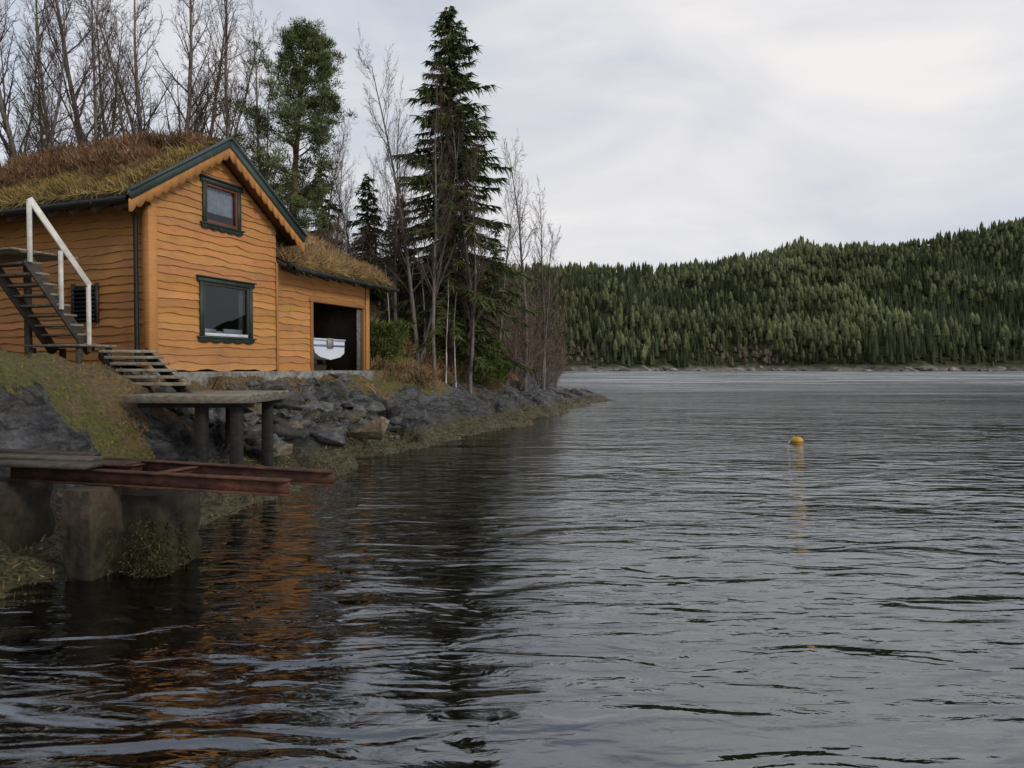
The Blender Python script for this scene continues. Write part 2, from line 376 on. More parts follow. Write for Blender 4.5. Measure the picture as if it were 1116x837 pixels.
def window(name,t0,t1,z0,z1,frame,low=False):
    e=empty(name);e.parent=house
    mb=MB();w=.085
    pbox(mb,t0-w,t0+.01,-.078,-.048,z0-.02,z1+.0,GREEN);pbox(mb,t1-.01,t1+w,-.078,-.048,z0-.02,z1,GREEN)
    pbox(mb,t0-w-.06,t1+w+.06,-.085,-.048,z1,z1+.10,GREEN);pbox(mb,t0-w-.09,t1+w+.09,-.13,-.045,z1+.10,z1+.125,GREEN)
    ts=np.linspace(t0-w-.05,t1+w+.05,60);ph=(ts-ts[0])/(ts[-1]-ts[0])
    lo=z0-.11-.04*np.abs(np.sin(ph*np.pi*5));
    for i in range(59):
        mb.add([front(ts[i],.078,lo[i]),front(ts[i+1],.078,lo[i+1]),front(ts[i+1],.078,z0-.02),front(ts[i],.078,z0-.02),front(ts[i],.05,lo[i]),front(ts[i+1],.05,lo[i+1])],np.array([(0,1,2,3),(4,5,1,0)]),GREEN)
    pbox(mb,t0-w-.08,t1+w+.08,-.12,-.048,z0-.045,z0-.015,GREEN)
    mb.obj('trim',M_trim,e)
    mb=MB();f=.055
    pbox(mb,t0,t0+f,-.055,.03,z0,z1,frame);pbox(mb,t1-f,t1,-.055,.03,z0,z1,frame)
    pbox(mb,t0+f,t1-f,-.053,.03,z1-f,z1,frame);pbox(mb,t0+f,t1-f,-.053,.03,z0,z0+f*(1.2 if low else 1),(.55,.56,.6) if low else frame)
    mb.obj('sash',M_trim,e,bevel=.004)
    mb=MB();mb.add([front(t0+f,.01,z0+f),front(t1-f,.01,z0+f),front(t1-f,.01,z1-f),front(t0+f,.01,z1-f)],[(0,1,2,3)]);mb.obj('glass',M_glass,e)
    mb=MB()
    dd=(.035,.032,.03)  # dark backing panel, its colour stands in for the unlit room
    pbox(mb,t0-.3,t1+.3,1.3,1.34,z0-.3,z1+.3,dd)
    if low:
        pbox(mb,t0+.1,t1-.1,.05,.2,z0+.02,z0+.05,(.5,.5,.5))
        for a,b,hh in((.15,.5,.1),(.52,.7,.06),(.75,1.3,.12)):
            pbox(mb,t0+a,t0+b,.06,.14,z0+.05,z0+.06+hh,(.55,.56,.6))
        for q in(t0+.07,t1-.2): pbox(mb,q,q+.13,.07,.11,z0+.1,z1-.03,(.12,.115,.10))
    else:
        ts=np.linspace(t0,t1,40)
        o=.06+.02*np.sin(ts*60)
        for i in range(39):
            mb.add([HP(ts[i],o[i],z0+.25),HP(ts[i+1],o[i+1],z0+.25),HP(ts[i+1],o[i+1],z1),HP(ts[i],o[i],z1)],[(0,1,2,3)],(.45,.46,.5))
    mb.obj('interior',M_trim,e)
window('window_lower',1.30,2.72,2.68,3.84,(.05,.045,.04),low=True)
window('window_upper',1.41,2.37,5.14,5.99,(.17,.05,.035))
# roof
s0,s1=-.38,6.75
mb=MB()
def slab(mb,ta,tb,zf,sa,sb,th,col):
    mb.add([HP(ta,sa,zf(ta)),HP(tb,sa,zf(tb)),HP(tb,sb,zf(tb)),HP(ta,sb,zf(ta)),HP(ta,sa,zf(ta)-th),HP(tb,sa,zf(tb)-th),HP(tb,sb,zf(tb)-th),HP(ta,sb,zf(ta)-th)],
      np.array([(0,1,2,3),(4,7,6,5),(0,4,5,1),(1,5,6,2),(2,6,7,3),(3,7,4,0)]),col)
TL,TR=-.715,4.27
slab(mb,TL,ROOF_C,zr,s0,s1,.12,(.05,.045,.035));slab(mb,ROOF_C,TR,zr,s0,s1,.12,(.05,.045,.035))
for s in np.arange(.1,6.6,.6):
    mb.beam(HP(TL+.05,s,zr(TL)-.19),HP(.1,s,zr(.1)-.19),.06,.12,(0,0,1),(.08,.05,.03))
for (t,zz) in((TL+.02,zr(TL)+.04),(TR-.02,zr(TR)+.04)):
    mb.beam(HP(t,s0,zz),HP(t,s1,zz),.14,.17,col=(.03,.028,.024))
def ze(s): return 4.45+(s+.5)*.47 if s<=2.0 else 4.45+2.5*.47-(s-2)*.47
T0,T1=3.72,8.35
def eslab(mb,sa,sb,th,col):
    v=[HP(T0,sa,ze(sa)),HP(T1,sa,ze(sa)),HP(T1,sb,ze(sb)),HP(T0,sb,ze(sb))];v+=[q-Zv*th for q in v]
    mb.add(v,np.array([(0,1,2,3),(4,7,6,5),(0,4,5,1),(1,5,6,2),(2,6,7,3),(3,7,4,0)]),col)
eslab(mb,-.5,2.0,.12,(.04,.035,.03));eslab(mb,2.0,4.6,.12,(.04,.035,.03))
mb.beam(HP(T0-.1,-.48,ze(-.5)+.03),HP(T1+.15,-.48,ze(-.5)+.03),.15,.16,col=(.02,.02,.02))
for t in np.arange(3.9,8.3,.62):
    mb.beam(HP(t,-.52,ze(-.5)-.16),HP(t,.05,ze(.05)-.18),.06,.1,col=(.05,.04,.03))
mb.beam(HP(T1,-.5,ze(-.5)-.0),HP(T1,2.,ze(2)-.0),.05,.22,col=(.03,.035,.03));mb.beam(HP(T1,2.,ze(2)),HP(T1,4.6,ze(4.6)),.05,.22,col=(.03,.035,.03))
mb.obj('roof',M_wood,house)
mb=MB();q=HP(T0-.1,-.62,ze(-.5)-.06);r=HP(T1+.2,-.62,ze(-.5)-.1);mb.segs([q],[r],[.055],[.055],10,(.015,.016,.017))
q=HP(TL-.09,s0,zr(TL)-.06);r=HP(TL-.09,s1,zr(TL)-.06);mb.segs([q],[r],[.055],[.055],10,(.02,.02,.02));mb.obj('gutter',M_trim,house,smooth=True)
mb=MB()
for (ta,tb) in((ROOF_C,TL-.08),(ROOF_C,TR+.06)):
    p=HP(ta,s0-.02,zr(ta)+.05);q=HP(tb,s0-.02,zr(tb)+.05);mb.beam(p,q,.035,.17,col=(.045,.068,.062))
    mb.beam(p+Zv*.1-Vv*.0,q+Zv*.1,.15,.03,col=(.055,.08,.075))
    n=220;ts=np.linspace(ta,tb,n)
    L=np.abs(ts-ta)
    lo=zr(ts)-.22-.07*np.abs(np.sin(L*np.pi/.2))
    hi=zr(ts)-.025
    for i in range(n-1):
        o=.4-.012
        mb.add([HP(ts[i],-o,lo[i]),HP(ts[i+1],-o,lo[i+1]),HP(ts[i+1],-o,hi[i+1]),HP(ts[i],-o,hi[i]),HP(ts[i],-o+.025,lo[i]),HP(ts[i+1],-o+.025,lo[i+1])],np.array([(0,1,2,3),(4,5,1,0)]),OC*.95)
mb.obj('bargeboard',M_trim,house)
mb=MB()
sof=lambda t:zr(t)-.135
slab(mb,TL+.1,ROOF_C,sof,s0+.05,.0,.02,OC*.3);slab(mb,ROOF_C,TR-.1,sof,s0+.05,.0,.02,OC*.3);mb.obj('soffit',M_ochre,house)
# sod
def thickf(a,b,a0,a1,b0,b1,thick,seed):
    ed=np.minimum(np.minimum(a-a0,a1-a),np.minimum(b-b0,b1-b));return .03+thick*sstep(-.05,.3,ed)*(.5+fbm(a*1.7,b*1.7,seed))
def sodsurf(mb,fz,a0,a1,b0,b1,fp,thick,seed):
    na=int(abs(a1-a0)/.1)+2;nb=int(abs(b1-b0)/.1)+2
    a=np.linspace(a0,a1,na);b=np.linspace(b0,b1,nb);AA,BB=np.meshgrid(a,b)
    z=fz(AA,BB)+thickf(AA,BB,a0,a1,b0,b1,thick,seed)
    P=fp(AA,BB,z)
    i=np.arange(na*nb).reshape(nb,na);f=np.stack([i[:-1,:-1],i[:-1,1:],i[1:,1:],i[1:,:-1]],-1).reshape(-1,4)
    mb.add(P.reshape(-1,3),f,(.06,.04,.02))
def blades(mb,P,N,L,w,spread,col,droop=.3):
    n=len(P);d=N+rng.normal(0,1,(n,3))*spread;d/=np.linalg.norm(d,axis=1,keepdims=True)
    s=np.cross(d,rng.normal(0,1,(n,3)));s/=np.linalg.norm(s,axis=1,keepdims=True)+1e-9
    L=np.asarray(L)[:,None];w=np.asarray(w)[:,None]
    tip=P+d*L;tip[:,2]-=(L[:,0])*droop*rng.uniform(.3,1,n)
    mb.quads(np.stack([P-s*w,P+s*w,tip+s*w*.15,tip-s*w*.15],1),col)
def pal(n,cols,var=.25,wts=None):
    c=np.array(cols)[rng.choice(len(cols),n,p=wts)];return c*rng.uniform(1-var,1+var,(n,1))
mb=MB()
P3=lambda t,s,z:(A[None,None,:]+t[...,None]*U+s[...,None]*Vv+z[...,None]*Zv)
RC=ROOF_C
sodsurf(mb,lambda t,s:zr(t),TL,RC+.3,s0+.06,s1,P3,.16,70);sodsurf(mb,lambda t,s:zr(t),RC-.3,TR,s0+.06,s1,P3,.16,71)
zev=np.vectorize(ze)
sodsurf(mb,lambda t,s:zev(s),T0,T1,-.45,2.3,P3,.22,72);sodsurf(mb,lambda t,s:zev(s),T0,T1,1.7,4.6,P3,.22,73)
mb.obj('sod',M_sod,house)
mb=MB()
STRAW=[(.38,.26,.09),(.30,.20,.075),(.20,.135,.045),(.18,.155,.035),(.46,.34,.15)]
HEATH=[(.17,.085,.045),(.11,.055,.03),(.23,.13,.07),(.08,.06,.028),(.28,.17,.10)]
def roofpts(n,ta,tb,sa,sb,seed,thick,zf):
    t=rng.uniform(ta,tb,n);s=rng.uniform(sa,sb,n);z=zf(t,s)+thickf(t,s,min(ta,tb),max(ta,tb),sa,sb,thick,seed)-.02
    return t,s,A[None]+t[:,None]*U+s[:,None]*Vv+z[:,None]*Zv
for (ta,tb) in((TL,ROOF_C),(ROOF_C,TR)):
    t,s,P=roofpts(26000,ta,tb,s0+.05,s1,70,.16,lambda t,s:zr(t))
    up=np.tile([0,0,1.],(len(P),1))+(-U if ta<1 else U)*.5
    rel=np.abs(t-ROOF_C)/2.49
    g=rng.uniform(0,1,len(P))<np.clip(rel*1.7-.12+(fbm(t,s,77)-.5)*1.5,.12,1)
    n=g.sum();blades(mb,P[g],up[g],rng.uniform(.08,.26,n),rng.uniform(.005,.011,n),.45,pal(n,STRAW),.5)
def heather_cl(mb,C,R,n,cols,L=(.06,.16),W_=(.005,.011)):
    for c,r in zip(C,R):
        m=int(n*r*r*30)+20
        q=rng.normal(0,1,(m,3));q/=np.linalg.norm(q,axis=1,keepdims=True);q[:,2]=np.abs(q[:,2])*.8
        rr=rng.uniform(.3,1,m)[:,None]**.6
        P=c+q*rr*r*np.array([1,1,.95]);dirs=q*.8+np.array([0,0,.8])
        blades(mb,P,dirs,rng.uniform(L[0],L[1],m),rng.uniform(W_[0],W_[1],m),.5,pal(m,cols)*(.35+.8*rr)*rng.uniform(.7,1.25),.0)
t,s,P=roofpts(420,-.4,ROOF_C+.6,s0+.35,s1,70,.16,lambda t,s:zr(t))
rel=np.abs(t-ROOF_C)/2.49;keep=rng.uniform(0,1,len(t))>rel*1.35-.2
keep&=(fbm(t*.8,s*.8,99)>.30)
rad=rng.uniform(.16,.42,keep.sum())*np.interp(s[keep],[0,.6,1.5,6.5],[.4,.75,1.3,1.15])
heather_cl(mb,P[keep],rad,75,HEATH)
t,s,P=roofpts(22000,T0,T1,-.45,2.0,72,.22,lambda t,s:zev(s))
blades(mb,P,np.tile([0,0,1.],(len(P),1))-Vv*.4,rng.uniform(.1,.34,len(P)),rng.uniform(.005,.012,len(P)),.45,pal(len(P),[(.38,.25,.11),(.32,.19,.09),(.20,.12,.055),(.46,.34,.18)]),.6)
t,s,P=roofpts(40,T0+.3,T1-.3,.4,2.2,72,.22,lambda t,s:zev(s));heather_cl(mb,P,rng.uniform(.15,.38,40),60,[(.34,.20,.10),(.22,.13,.07),(.44,.31,.17)])
t,s,P=roofpts(4000,T0,T1,2.0,4.5,73,.22,lambda t,s:zev(s));blades(mb,P,np.tile([0,0,1.],(len(P),1)),rng.uniform(.1,.34,len(P)),rng.uniform(.006,.012,len(P)),.45,pal(len(P),STRAW),.4)
n=1400
q=rng.uniform(s0,s1,n);P=A[None]+(TL-.02)*U+q[:,None]*Vv+(zr(TL)+.12)*Zv
blades(mb,P,np.tile(-U*.6+Zv*.3,(n,1)),rng.uniform(.08,.22,n),rng.uniform(.005,.01,n),.4,pal(n,STRAW),.8)
q=rng.uniform(T0,T1,1600);P=A[None]+q[:,None]*U-.5*Vv+(ze(-.5)+.12)*Zv
blades(mb,P,np.tile(-Vv*.6+Zv*.3,(1600,1)),rng.uniform(.1,.28,1600),rng.uniform(.005,.01,1600),.4,pal(1600,STRAW),.9)
mb.obj('roof_grass',M_fol,house)
# ---------------------------------------------------------------- boat (hard-chine dinghy, transom to the doorway)
boat=empty('dinghy');mb=MB()
ns=14;BT=6.0
prof=np.array([(-1,0),(-.96,-.30),(-.90,-.66),(-.62,-.86),(0,-1),(.62,-.86),(.90,-.66),(.96,-.30),(1,0)])
R=[]
for i in range(ns):
    f=i/(ns-1);hb=.72*(1-f**3.)+.03;dep=.56*(1-.3*f**3);sheer=.2*f*f
    R.append([HP(BT+hb*a_,.1+f*3.4+.06*b_*(1-f),2.76+dep*b_+sheer) for a_,b_ in prof])
R=np.array(R);k=len(prof)
i0=np.arange(ns*k).reshape(ns,k);f=np.stack([i0[:-1,:-1],i0[:-1,1:],i0[1:,1:],i0[1:,:-1]],-1).reshape(-1,4)
mb.add(R.reshape(-1,3),f,(.60,.63,.67));mb.add(R[0],[tuple(range(k))],(.58,.61,.66))
for sd in(0,-1):
    for i in range(ns-1): mb.beam(R[i,sd],R[i+1,sd],.06,.05,col=(.55,.58,.62))
mb.beam(R[0,0]-Vv*.01,R[0,-1]-Vv*.01,.05,.05,col=(.55,.58,.62))
mb.beam(R[0,1]-Vv*.015,R[0,-2]-Vv*.015,.01,.05,col=(.12,.2,.34))
for f_ in(.6,1.5): mb.box(HP(BT,.45+f_,2.6),U*.6,Vv*.12,Zv*.015,(.25,.16,.08))
mb.box(HP(BT,.06,2.66),U*.12,Vv*.03,Zv*.14,(.25,.25,.25))
mb.obj('hull',M_boat,boat)
mb=MB()
for s in(.6,2.6):
    mb.box(HP(BT,s,1.99),U*.5,Vv*.05,Zv*.08,(.1,.07,.045));mb.box(HP(BT-.42,s,2.17),U*.04,Vv*.04,Zv*.1,(.1,.07,.045));mb.box(HP(BT+.42,s,2.17),U*.04,Vv*.04,Zv*.1,(.1,.07,.045))
mb.obj('cradle',M_wood,boat)
mb=MB()
for q in(7.15,7.3): mb.beam(HP(q,1.5,1.92),HP(q+.05,1.7,3.6),.14,.02,up=Vv,col=(.08,.075,.07))
pbox(mb,7.3,7.5,.03,.07,1.91,3.72,(.13,.13,.13))
mb.obj('stored_planks',M_wood,house)
# ---------------------------------------------------------------- stairs
stair=empty('wooden_staircase');mb=MB();GW=(.19,.165,.13)
b=np.array([SX(99,13.6),13.6,2.44]);tp=np.array([SX(33,12.6),12.6,4.05])
nst=9;wd=Vv*1.05
for i in range(nst+1):
    f=i/nst;p=b*(1-f)+tp*f
    mb.box(p+wd*.5,wd*.5,U*.13,Zv*.02,np.array(GW)*rng.uniform(.8,1.3))
for o in(.03,.97):
    mb.beam(b+wd*o-Zv*.12+ (b-tp)*.02,tp+wd*o-Zv*.12,.05,.2,col=(.05,.042,.035))
for k in range(9): 
    mb.box(tp+wd*.5+Vv*1.2-U*.25+U*(-.0+k*.14)+Zv*.02,Vv*1.75,U*.066,Zv*.018,np.array(GW)*rng.uniform(.8,1.3))
for dt in(1.2,3.2):
    for du in(-.2,.8):
        p=tp+Vv*dt+U*du;g=float(H(p[0],p[1]));mb.box((p[0],p[1],(p[2]+g-.3)/2),(.05,0,0),(0,.05,0),(0,0,(p[2]-g+.25)/2),(.06,.05,.04))
lc=b+Zv*-.02
for k in range(5):
    mb.box(lc+Vv*.25+U*(.1-k*.16)-Zv*.02,Vv*.75,U*.072,Zv*.02,np.array(GW)*rng.uniform(.8,1.3))
for dv in(-.35,.9):
    for du in(.1,-.5):
        p=lc+Vv*dv+U*du;g=float(H(p[0],p[1]));mb.box((p[0],p[1],(p[2]+g-.3)/2-.03),(.045,0,0),(0,.045,0),(0,0,(p[2]-g+.25)/2),(.06,.05,.04))
l0=np.array([SX(108,13.2),13.2,2.40]);l1=np.array([SX(152,11.6),11.6,1.60])
for i in range(1,7):
    f=i/7;p=l0*(1-f)+l1*f
    mb.box(p+np.array([.45,0,0]),(.47,0,0),(0,.13,0),(0,0,.026),np.array([.22,.2,.155])*rng.uniform(.8,1.3))
for o in(.02,.88): mb.beam(l0+np.array([o,0,-.14]),l1+np.array([o,0,-.16]),.05,.2,col=(.035,.03,.022))
mb.obj('steps',M_wood,stair,bevel=.004)
mb=MB();WH=(.62,.60,.55)
pb=b+np.array([.03,-.05,0]);pt=tp+np.array([.03,0,0])
for f,h in((0.02,1.12),(.5,.92),(1.0,.93)):
    p=pb*(1-f)+pt*f;mb.box(p+Zv*(h/2-.1),(.035,0,0),(0,.025,0),(0,0,h/2+.08),WH)
mb.beam(pb+Zv*1.12-(pt-pb)*.0,pt+Zv*.95,.04,.11,col=WH)
mb.obj('handrail',M_trim,stair,bevel=.004)
# ---------------------------------------------------------------- platform
dock=empty('wooden_platform');mb=MB()
for k in range(13):
    y=10.85+k*.158
    mb.box((-4.98,y,1.555),(.93+rng.uniform(-.03,.03),0,0),(0,.073,0),(0,0,.018),np.array([.2,.175,.135])*rng.uniform(.7,1.25))
mb.box((-4.98,10.80,1.50),(.95,0,0),(0,.025,0),(0,0,.055),(.15,.13,.10));mb.box((-4.03,11.8,1.49),(.025,0,0),(0,1.0,0),(0,0,.05),(.12,.10,.08))
for y in(11.1,12.5): mb.box((-4.98,y,1.43),(.9,0,0),(0,.05,0),(0,0,.07),(.03,.026,.022))
mb.obj('deck',M_wood,dock,bevel=.004)
mb=MB()
for x,y,w in((-4.33,11.05,.1),(-4.9,11.1,.1),(-4.35,12.5,.1),(-5.0,12.5,.09)):
    g=float(H(x,y));mb.box((x,y,(1.38+min(g,.6)-.5)/2),(w*.8,0,0),(0,w*.8,0),(.01,0,(1.38-min(g,.6)+.5)/2),(.02,.017,.015))
mb.obj('posts',M_wood,dock,bevel=.01)
# ---------------------------------------------------------------- rusty jetty
jet=empty('rusty_jetty_frame');mb=MB()
def ibeam(mb,p,q,h=.15,w=.1,col=(.085,.036,.022)):
    p=np.array(p,float);q=np.array(q,float)
    mb.beam(p+Zv*(h/2-.008),q+Zv*(h/2-.008),w,.016,col=col);mb.beam(p-Zv*(h/2-.008),q-Zv*(h/2-.008),w,.016,col=col);mb.beam(p,q,.014,h-.032,col=col)
ibeam(mb,(-5.1,7.15,.93),(-2.03,6.4,.90));ibeam(mb,(-5.0,7.85,.94),(-1.76,6.93,.90));
ibeam(mb,(-4.15,6.95,.915),(-3.95,7.5,.915),h=.12);ibeam(mb,(-3.5,6.8,.91),(-3.3,7.3,.91),h=.12)
mb.box((-4.2,7.2,1.02),(.35,-.08,0),(.03,.12,0),(0,0,.012),(.06,.035,.02))
mb.obj('steel_beams',M_rust,jet)
mb=MB()
def cblock(mb,c,hx,hy,z0,z1,col,seed):
    nu,nz=14,20
    cor=np.array([(-hx,-hy),(hx,-hy),(hx,hy),(-hx,hy),(-hx,-hy)])
    L=np.linspace(0,4,nu*4+1);px=np.interp(L,range(5),cor[:,0]);py=np.interp(L,range(5),cor[:,1])
    zz=np.linspace(z0,z1,nz);PX,ZZ=np.meshgrid(px,zz);PY,_=np.meshgrid(py,zz)
    nn=(fbm(PX*7+PY*5+seed,ZZ*7,seed,4)-.5)*.10*np.interp(ZZ,[z0,z1],[1.3,.45]);nn[:,-1]=nn[:,0]
    ff=1+nn/.3+.10*(z1-ZZ)/(z1-z0)
    PX=PX*ff;PY=PY*ff
    V=np.stack([c[0]+PX+PY*.24,c[1]+PY-PX*.24,ZZ],-1)
    m=nu*4+1;i=np.arange(nz*m).reshape(nz,m);f=np.stack([i[:-1,:-1],i[:-1,1:],i[1:,1:],i[1:,:-1]],-1).reshape(-1,4)
    k=sstep(.3,.75,ZZ+nn)[...,None];cc=np.array(col)*k+np.array([.028,.024,.012])*(1-k)
    mb.add(V.reshape(-1,3),f,cc.reshape(-1,3));mb.add(V[-1,:-1],[tuple(range(m-1))],col)
cblock(mb,(-4.0,6.95),.15,.36,-.6,.84,(.07,.05,.034),3);cblock(mb,(-3.62,7.15),.26,.28,-.6,.74,(.028,.023,.016),8);cblock(mb,(-5.25,7.3),.16,.35,-.2,.84,(.045,.036,.027),5)
mb.obj('concrete_pier',M_conc,jet)
mb=MB();n=9000
th_=rng.uniform(0,6.28,n);hz=rng.uniform(-.1,.55,n)
P=np.stack([-3.8+np.sign(np.cos(th_))*np.abs(np.cos(th_))**.5*(.50-.14*hz),7.08+np.sign(np.sin(th_))*np.abs(np.sin(th_))**.5*(.40-.1*hz)-.24*.5*np.cos(th_),hz],1)
kk=rng.uniform(0,1,n)<1.0-hz*1.7;P=P[kk];th2=th_[kk];n=len(P)
blades(mb,P,np.stack([np.cos(th2),np.sin(th2),-.6+0*th2],1)*.5,rng.uniform(.02,.05,n),rng.uniform(.005,.011,n),.9,pal(n,[(.04,.034,.012),(.06,.052,.02),(.024,.02,.01)],.4),.6)
mb.obj('pier_seaweed',M_fol,jet)
mb=MB()
mb.beam((-5.9,7.2,1.04),(-4.1,6.9,1.03),.24,.04,col=(.06,.05,.04));mb.beam((-6.2,7.6,1.06),(-4.3,7.3,1.04),.2,.04,col=(.08,.07,.055));mb.beam((-6.2,7.9,1.07),(-4.5,7.6,1.05),.16,.04,col=(.05,.04,.035))
mb.obj('old_planks',M_wood,jet)
# ---------------------------------------------------------------- stones
def hull(n):
    bm=bmesh.new()
    for i in range(n):
        v=rng.normal(0,1,3);v/=np.linalg.norm(v)
        v=np.sign(v)*np.abs(v)**.6;bm.verts.new(v*rng.uniform(.8,1))
    r=bmesh.ops.convex_hull(bm,input=bm.verts)
    bmesh.ops.delete(bm,geom=[e for e in r['geom_interior'] if isinstance(e,bmesh.types.BMVert)],context='VERTS')
    bmesh.ops.bevel(bm,geom=bm.edges[:],offset=.025,segments=1,affect='EDGES')
    bm.verts.ensure_lookup_table();bm.verts.index_update()
    V=np.array([v.co[:] for v in bm.verts]);Fc=[tuple(v.index for v in f.verts) for f in bm.faces];bm.free();return V,Fc
hulls=[hull(12) for _ in range(14)]
def stone(mb,c,sz,col):
    V,Fc=hulls[rng.integers(14)];V=V*np.array([1,rng.uniform(.6,.9),rng.uniform(.3,.55)])*sz
    th=rng.uniform(0,6.28);ti=rng.normal(0,.3,2)
    R1=np.array([[math.cos(th),-math.sin(th),0],[math.sin(th),math.cos(th),0],[0,0,1]])
    R2=np.array([[1,0,0],[0,math.cos(ti[0]),-math.sin(ti[0])],[0,math.sin(ti[0]),math.cos(ti[0])]])
    mb.add((V@R1.T)@R2.T+np.array(c),Fc,col)
mb=MB()
n=330
yy=12.8+rng.uniform(0,1,n)**1.2*6.8;dd=rng.uniform(1.1,3.4,n)
for y,d in zip(yy,dd):
    x=float(XS(y))-d;t,s=h_ts(x,y)
    if s>-.1 and -.1<t<8.1: continue
    g=rng.uniform(.08,.17) if rng.random()<.5 else rng.uniform(.18,.46)
    g*=np.interp(y,[12,14,20,24],[.9,1,1,.8])
    cc=np.array([.055,.055,.055])*rng.uniform(.35,2.0)
    if rng.random()<.15: cc=np.array([.10,.08,.05])*rng.uniform(.7,1.1)
    stone(mb,(x,y,float(H(x,y))+g*.02),g,cc)
for row in range(4):
    t=-.1
    while t<8.0:
        w=rng.uniform(.11,.26);z=1.44-row*.19
        p=HP(t+w,-.2-row*.09+rng.uniform(-.04,.04),z+rng.uniform(-.03,.03))
        stone(mb,p,w,np.array([.065,.066,.052])*rng.uniform(.5,1.7));t+=w*1.7
stone(mb,(SX(400,15.8),15.8,.62),.62,(.16,.12,.08));stone(mb,(SX(352,14.6),14.6,.5),.6,(.06,.065,.07));stone(mb,(SX(450,19.5),19.5,.5),.55,(.08,.082,.09))
mb.obj('rock_pile',M_rock)
# ---------------------------------------------------------------- ground vegetation
def scatter(n,x0,x1,y0,y1):
    x=rng.uniform(x0,x1,n);y=rng.uniform(y0,y1,n);z=H(x,y);_,d=Hbase(x,y)
    t,s=h_ts(x,y);out=~((t>-.15)&(t<8.1)&(s>-.2)&(s<6.6))
    return x,y,z,d,out
mb=MB()
x,y,z,d,o=scatter(170000,-16,5,3,44)
vm=vegmask(x,y,z,d);k=o&(rng.uniform(0,1,len(x))<vm*1.1-.1)&(z>.7)&(fbm(x*1.3,y*1.3,123)>np.where(y<12.5,.46,.40))
P=np.stack([x,y,z-.01],1)[k];n=len(P)
gm=fbm(P[:,0]*.5,P[:,1]*.5,60)
col=pal(n,[(.30,.20,.075),(.20,.13,.05),(.13,.08,.04),(.36,.26,.12)]);gc=pal(n,[(.14,.14,.025),(.19,.17,.035),(.24,.19,.06)])
gsel=(gm+rng.normal(0,.08,n)>.53)|((P[:,1]<11)&(rng.uniform(0,1,n)<.7));col=np.where(gsel[:,None],gc,col)
sh=np.where(P[:,1]<13,.35,1.0)
blades(mb,P,np.tile([0,0,1.],(n,1)),rng.uniform(.08,.28,n)*sh,rng.uniform(.006,.014,n)*np.where(P[:,1]<13,.7,1),.5,col,.4)
mb.obj('grass',M_fol)
mb=MB()
x,y,z,d,o=scatter(110000,-6,7,4,44)
k=(z>-.12)&(z<.36+.25*(fbm(x*2,y*2,5)-.5))
P=np.stack([x,y,z],1)[k];n=len(P)
blades(mb,P,np.tile([0.5,-.3,.6],(n,1)),rng.uniform(.04,.14,n),rng.uniform(.007,.016,n),.8,pal(n,[(.10,.075,.025),(.16,.12,.05),(.055,.04,.014),(.20,.16,.08)]),.5)
mb.obj('seaweed',M_fol)
mb=MB()
x,y,z,d,o=scatter(1700,-9,4,22.3,42)
k=o&(vegmask(x,y,z,d)>.5)&(fbm(x*.6,y*.6,201)>.42)
C=np.stack([x,y,z],1)[k]
heather_cl(mb,C,rng.uniform(.2,.5,len(C)),36,HEATH+[(.16,.12,.06),(.13,.11,.04),(.22,.14,.08),(.32,.22,.10),(.28,.20,.08)],(.1,.24),(.006,.014))
mb.obj('heather',M_fol)
# ---------------------------------------------------------------- trees
def unit(v): return v/(np.linalg.norm(v)+1e-9)
class Tree:
    def __init__(s): s.seg={};
    def put(s,p,q,a,b,k,c): s.seg.setdefault(k,[]).append((*p,*q,a,b,*c))
    def flush(s,mb,mi=0):
        for k,l in s.seg.items():
            a=np.array(l);mb.segs(a[:,0:3],a[:,3:6],a[:,6],a[:,7],k,a[:,8:11],mi)
def grow(T,p,d,L,r,lvl,spec,col):
    sp=spec[lvl];ns=sp['n'];pts=[p];ds=[];rs=[r]
    for i in range(ns):
        d=unit(d+rng.normal(0,sp['wig'],3)+np.array([0,0,sp['up']]));q=p+d*L/ns;r2=r*(1-(i+1)/ns*(1-sp['tap']))
        T.put(p,q,rs[-1],r2,sp['k'],np.array(col[lvl])*rng.uniform(.8,1.2));p=q;pts.append(p);ds.append(d);rs.append(r2)
    if lvl+1<len(spec):
        c=sp['ch']
        for j in range(c):
            f=sp['st']+(1-sp['st'])*(j+rng.random())/c
            i=min(int(f*ns),ns-1);w=f*ns-i;pp=pts[i]*(1-w)+pts[i+1]*w;rr=rs[i]*(1-w)+rs[i+1]*w
            a=rng.uniform(*sp['ang']);pr=unit(np.cross(ds[i],rng.normal(0,1,3)));nd=unit(math.cos(a)*ds[i]+math.sin(a)*pr)
            LL=L*sp['ratio']*(1-f*sp['sh'])*rng.uniform(.65,1.15)
            grow(T,pp,nd,LL,max(rr*sp['rr'],.005),lvl+1,spec,col)
birch_spec=[dict(n=12,wig=.05,up=.03,tap=.12,k=8,ch=32,st=.22,ang=(.45,.95),ratio=.30,sh=.55,rr=.42),
 dict(n=6,wig=.12,up=.10,tap=.25,k=4,ch=9,st=.15,ang=(.4,.9),ratio=.42,sh=.5,rr=.5),
 dict(n=4,wig=.16,up=.05,tap=.4,k=3,ch=6,st=.1,ang=(.4,.9),ratio=.5,sh=.4,rr=.6),
 dict(n=3,wig=.2,up=.0,tap=.5,k=3)]
bcol=[(.15,.13,.115),(.10,.08,.065),(.10,.07,.055),(.10,.07,.055)]
bm_=[]
